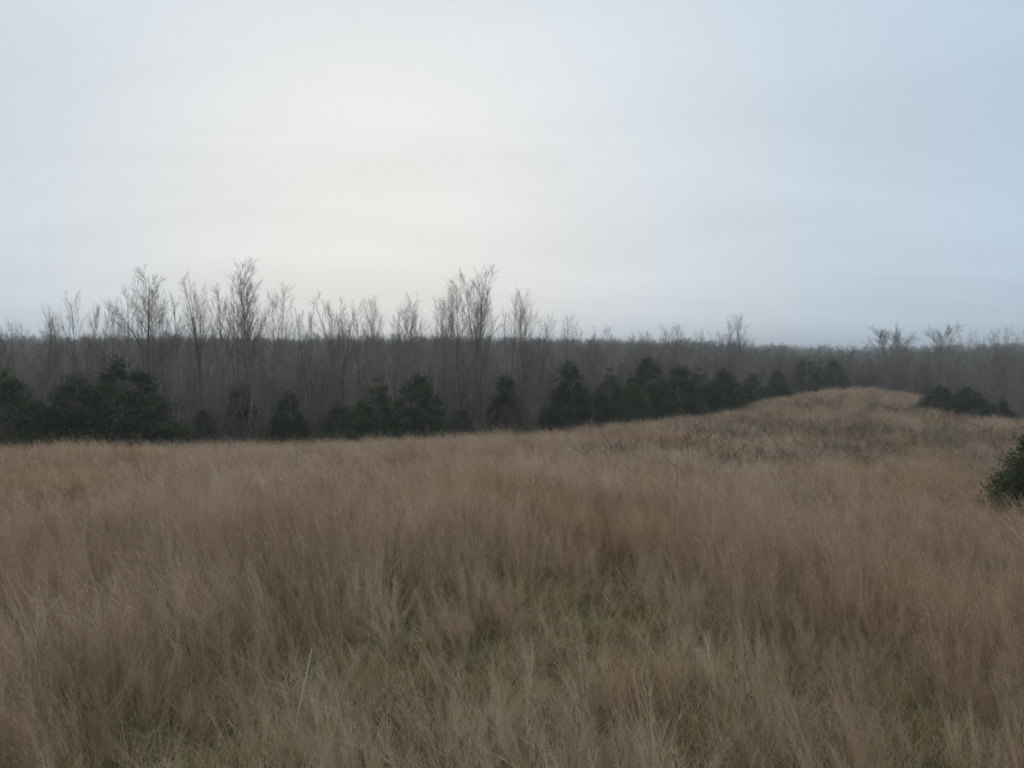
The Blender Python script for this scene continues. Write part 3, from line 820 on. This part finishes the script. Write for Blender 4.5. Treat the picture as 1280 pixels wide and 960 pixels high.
def h_tall(x, y, g):
    return np.clip(0.66 + 0.18 * sstep(7, 19, np.hypot(x, y)) + 0.10 * W_hgt(x, y) + 0.09 * W_den(x, y) + g.normal(0, 0.07, len(x)), 0.45, 1.35) * (1 - 0.38 * clearing(x, y))
def thin_near(x, y, r):
    return np.clip(0.95 - 0.48 * clearing(x, y) + 0.3 * W_den(x, y) + 0.24 * W_cl(x, y), 0.08, 1)
def thin_mid(x, y, r):
    return np.clip(0.80 + 0.36 * W_den(x, y) + 0.22 * W_big(x, y), 0.12, 1)
sow('tall_grass', 3600, 2.6, 15.0, 201, near_t, 'tall tan bluestem grass with feathery stems close by', 'grass', h_tall, thin=thin_near, half=R(42))
sow('field_grass', 15500, 14.6, 46, 202, mid_t, 'wind swept tan grass across the middle of the slope', 'grass', h_tall, thin=thin_mid)
sow('slope_grass', 30000, 44, 140, 203, far_t, 'tan grass of the far slope and its crest', 'grass', h_tall, thin=thin_mid)

# short growth of the opening
low_m = [tuss('low_%d' % k, 'lowgrass', seed=160 + k, n=80, bun=5, h=(0.07, 0.26), rad=0.17, lean=0.7, curl=0.7, w=0.0034, segs=4, flop=0.4) for k in range(6)]
green_m = [tuss('green_%d' % k, 'green', seed=170 + k, n=60, h=(0.05, 0.17), rad=0.13, lean=0.6, curl=0.5, w=0.0042, segs=3, flop=0.2) for k in range(4)]
straw_m = [tuss('straw_%d' % k, 'straw', seed=180 + k, n=10, h=(0.10, 0.36), rad=0.16, lean=0.55, curl=0.7, w=0.0040, segs=5, flop=0.4) for k in range(6)]
def h_one(x, y, g): return g.uniform(0.6, 1.25, len(x))
W_gr = Waves(86, 2.4)
sow('thatch_grass', 6500, 1.0, 13, 204, low_m, 'short matted straw coloured grass in the thin opening', 'grass', h_one, half=R(50), thin=lambda x, y, r: 0.5 + 0.5 * clearing(x, y))
sow('green_grass', 1200, 1.0, 11, 205, green_m, 'low mossy green grass showing through the straw', 'grass', h_one, half=R(50),
    thin=lambda x, y, r: np.clip((0.10 + 0.45 * clearing(x, y)) * (0.45 + 0.75 * W_gr(x, y)), 0, 1))

sow('fallen_straw', 1900, 2.0, 17, 206, straw_m, 'loose pale broken straws tangled through the near grass', 'straw', h_one, half=R(45),
    thin=lambda x, y, r: np.clip(0.45 + 0.3 * W_gr(x, y) + 0.3 * clearing(x, y), 0, 1))

# brambles: dull purple brown patches on the far slope
def bramble_mesh(seed):
    g = np.random.default_rng(seed); t = Tubes()
    for i in range(26):
        a = g.uniform(0, 6.28); tl = g.uniform(0.2, 1.0)
        P = branch_path((g.normal(0, .25), g.normal(0, .25), -0.05), (math.cos(a) * tl, math.sin(a) * tl, 1), g.uniform(0.7, 1.3), 5, g, up=-0.7, wob=0.2)
        t.add(P, np.linspace(0.010, 0.006, len(P)), 3, g.uniform(0, 1))
        for k in range(4):
            p, d = at_t(P, g.uniform(0.3, 0.95))
            t.add(branch_path(p, side_dir(d, 0.9, g), g.uniform(0.1, 0.3), 2, g), [0.007, 0.006, 0.004], 3, g.uniform(0, 1))
    return t.mesh('bramble_%d' % seed, M['bramble'])
def brambles():
    g = np.random.default_rng(301)
    P = []
    spots = [(860, 34, 1.8), (895, 33, 1.5), (965, 30, 1.2), (950, 80, 2), (1000, 60, 2.5), (1110, 60, 4), (1180, 62, 4), (1090, 46, 2.5),
             (1150, 44, 3), (1110, 82, 4), (1225, 52, 3), (905, 52, 2), (1020, 40, 1.6), (1200, 78, 3)]
    for (px, Y, s) in spots:
        x0, y0, _ = at(px, Y); k = int(6 * s)
        P.append(np.stack([x0 + g.normal(0, s, k), y0 + g.normal(0, s * 0.8, k)], -1))
    P = np.vstack(P); n = len(P)
    rot = np.stack([g.normal(0, .1, n), g.normal(0, .1, n), g.uniform(0, 6.28, n)], -1)
    scatter('bramble', np.column_stack([P, ground(P[:, 0], P[:, 1])]), rot, g.uniform(0.7, 1.25, n), g.integers(0, 4, n), [bramble_mesh(310 + k) for k in range(4)],
            'dull purplish brown bramble patches among the grass of the slope', 'bramble')
brambles()

# ------------------------------------------------------------------ single weeds and stalks one can pick out
def weed(seed, H, heads=8, small=1.0):
    g = np.random.default_rng(seed); st = Tubes(); heads_m = []
    P = branch_path((0, 0, -0.08), (g.normal(0, .08), g.normal(0, .08), 1), H, 7, g, up=0.05, wob=0.04)
    st.add(P, np.linspace(0.0034, 0.0018, len(P)), 5, 0.4)
    for k in range(heads):
        p, d = at_t(P, g.uniform(0.62, 1.0))
        B = branch_path(p, side_dir(d, R(g.uniform(25, 55)), g), g.uniform(0.08, 0.2), 3, g, up=0.3, wob=0.1)
        st.add(B, np.linspace(0.0026, 0.0018, len(B)), 3, 0.5)
        q = B[-1]; d = nrmz(B[-1] - B[-2]); s = g.uniform(0.009, 0.015)
        s *= small; hd = Tubes()
        hd.add([q - d * s * 1.2, q - d * s * .5, q + d * s * .3, q + d * s], [s * .35, s, s * .9, s * .2], 6, g.uniform(0, 1))
        heads_m.append(hd.mesh('seed_head', M['seed']))
    return [st.mesh('stem', M['stalk'])] + heads_m
WEED = [weed(401 + k, 1.25) for k in range(5)]
NEAR_WEED = [weed(421 + k, 1.25, 3, 0.35) for k in range(4)]
def put_weed(px, Y, k, s, label, group=None, kind=WEED):
    place('dead_weed', kind[k % len(kind)], px, Y, rotz=rng.uniform(0, 6.28), scale=s, label=label, cat='weed', group=group, names=('stem',) + ('seed_head',) * 9)
put_weed(841, 10.5, 0, 1.0, 'tallest dark dead weed stem standing alone above the tan grass', None, NEAR_WEED)
for i, (px, Y) in enumerate([(832, 30), (848, 31), (862, 29), (874, 32), (886, 30), (898, 31), (856, 34), (880, 35), (910, 33), (826, 33), (868, 27), (893, 28), (842, 36), (905, 29)]):
    put_weed(px, Y, i, rng.uniform(0.95, 1.2), 'dead weed with dark button seed heads in the bramble patch', 'dark headed weeds in the bramble patch')
for i, (px, Y) in enumerate([(272, 6.4), (505, 7.6), (486, 7.4), (965, 7.2), (362, 5.6), (205, 8.3)]):
    put_weed(px, Y, i + 2, rng.uniform(0.45, 0.62), 'thin dark dead weed stem poking through the near grass', 'dark weed stems in the near grass', NEAR_WEED)

def stalk_thing(name, label, px, Y, tilt, az, L, r, mat, seed, cat, bend=0.1):
    g = np.random.default_rng(seed); t = Tubes()
    d = (math.cos(az) * math.sin(tilt), math.sin(az) * math.sin(tilt), math.cos(tilt))
    t.add(branch_path((0, 0, -0.05), d, L, 6, g, up=-bend, wob=0.02), np.linspace(r, r * 0.7, 7), 6, 0.6)
    x, y, z = at(px, Y)
    o = obj(name, t.mesh(name, M[mat]), None, (x, y, z))
    tag(o, label, cat)
stalk_thing('broken_stalk', 'bleached white broken stalk leaning up from the thin grass', 361, 5.0, 0.16, 0.2, 0.56, 0.0042, 'white_stalk', 501, 'stalk', 0.35)
stalk_thing('pale_straw', 'short pale stem beside the bleached white stalk', 384, 5.2, 0.20, 0.3, 0.36, 0.0028, 'paleblade', 502, 'stalk')
stalk_thing('bent_straw', 'pale straw leaning over the opening toward the bleached stalk', 835, 6.6, 0.7, 2.6, 0.36, 0.0026, 'paleblade', 503, 'stalk', 0.3)
stalk_thing('long_straw', 'long thin straw leaning left over the russet tuft', 795, 7.4, 0.6, 2.9, 0.4, 0.0024, 'paleblade', 504, 'stalk', 0.2)
def pale_tuft(px, Y, n, s, seed, label):
    V, T, ti = blades(seed=seed, n=n, h=(0.16, 0.36), rad=0.10, lean=0.35, curl=0.9, w=0.0055, segs=6)
    x, y, z = at(px, Y)
    o = obj('dry_grass_tuft', mesh_np('dry_grass_tuft', V * s, T, None, M['paleblade'], ti), None, (x, y, z))
    tag(o, label, 'grass tuft')
pale_tuft(404, 4.25, 26, 1.0, 601, 'tuft of pale curling dry blades at the foot of the bleached stalk')
pale_tuft(545, 9.2, 16, 1.1, 603, 'bright pale blades sprouting in a gap of the russet grass')
pale_tuft(1180, 6.6, 18, 0.9, 604, 'pale twisted blades by the trodden hollow in the slope grass')
pale_tuft(655, 4.7, 14, 0.8, 602, 'few pale curled blades standing in the mossy opening')

# ------------------------------------------------------------------ air
def haze():
    me = bpy.data.meshes.new('haze')
    x, y0, y1, z0, z1 = 1500.0, -300.0, 2200.0, -16.0, 30.0
    V = [(-x, y0, z0), (x, y0, z0), (x, y1, z0), (-x, y1, z0), (-x, y0, z1), (x, y0, z1), (x, y1, z1), (-x, y1, z1)]
    me.from_pydata(V, [], [(0, 3, 2, 1), (4, 5, 6, 7), (0, 1, 5, 4), (1, 2, 6, 5), (2, 3, 7, 6), (3, 0, 4, 7)])
    m = bpy.data.materials.new('haze'); m.use_nodes = True
    nt = m.node_tree; nt.nodes.clear()
    out = nt.nodes.new('ShaderNodeOutputMaterial'); pv = nt.nodes.new('ShaderNodeVolumePrincipled')
    pv.inputs['Color'].default_value = (0.985, 0.985, 0.985, 1)
    pv.inputs['Density'].default_value = 0.00066
    nt.links.new(pv.outputs[0], out.inputs['Volume'])
    me.materials.append(m)
    o = obj('haze', me)
    tag(o, 'thin pale grey winter haze over field and wood', 'haze', kind='stuff')
haze()
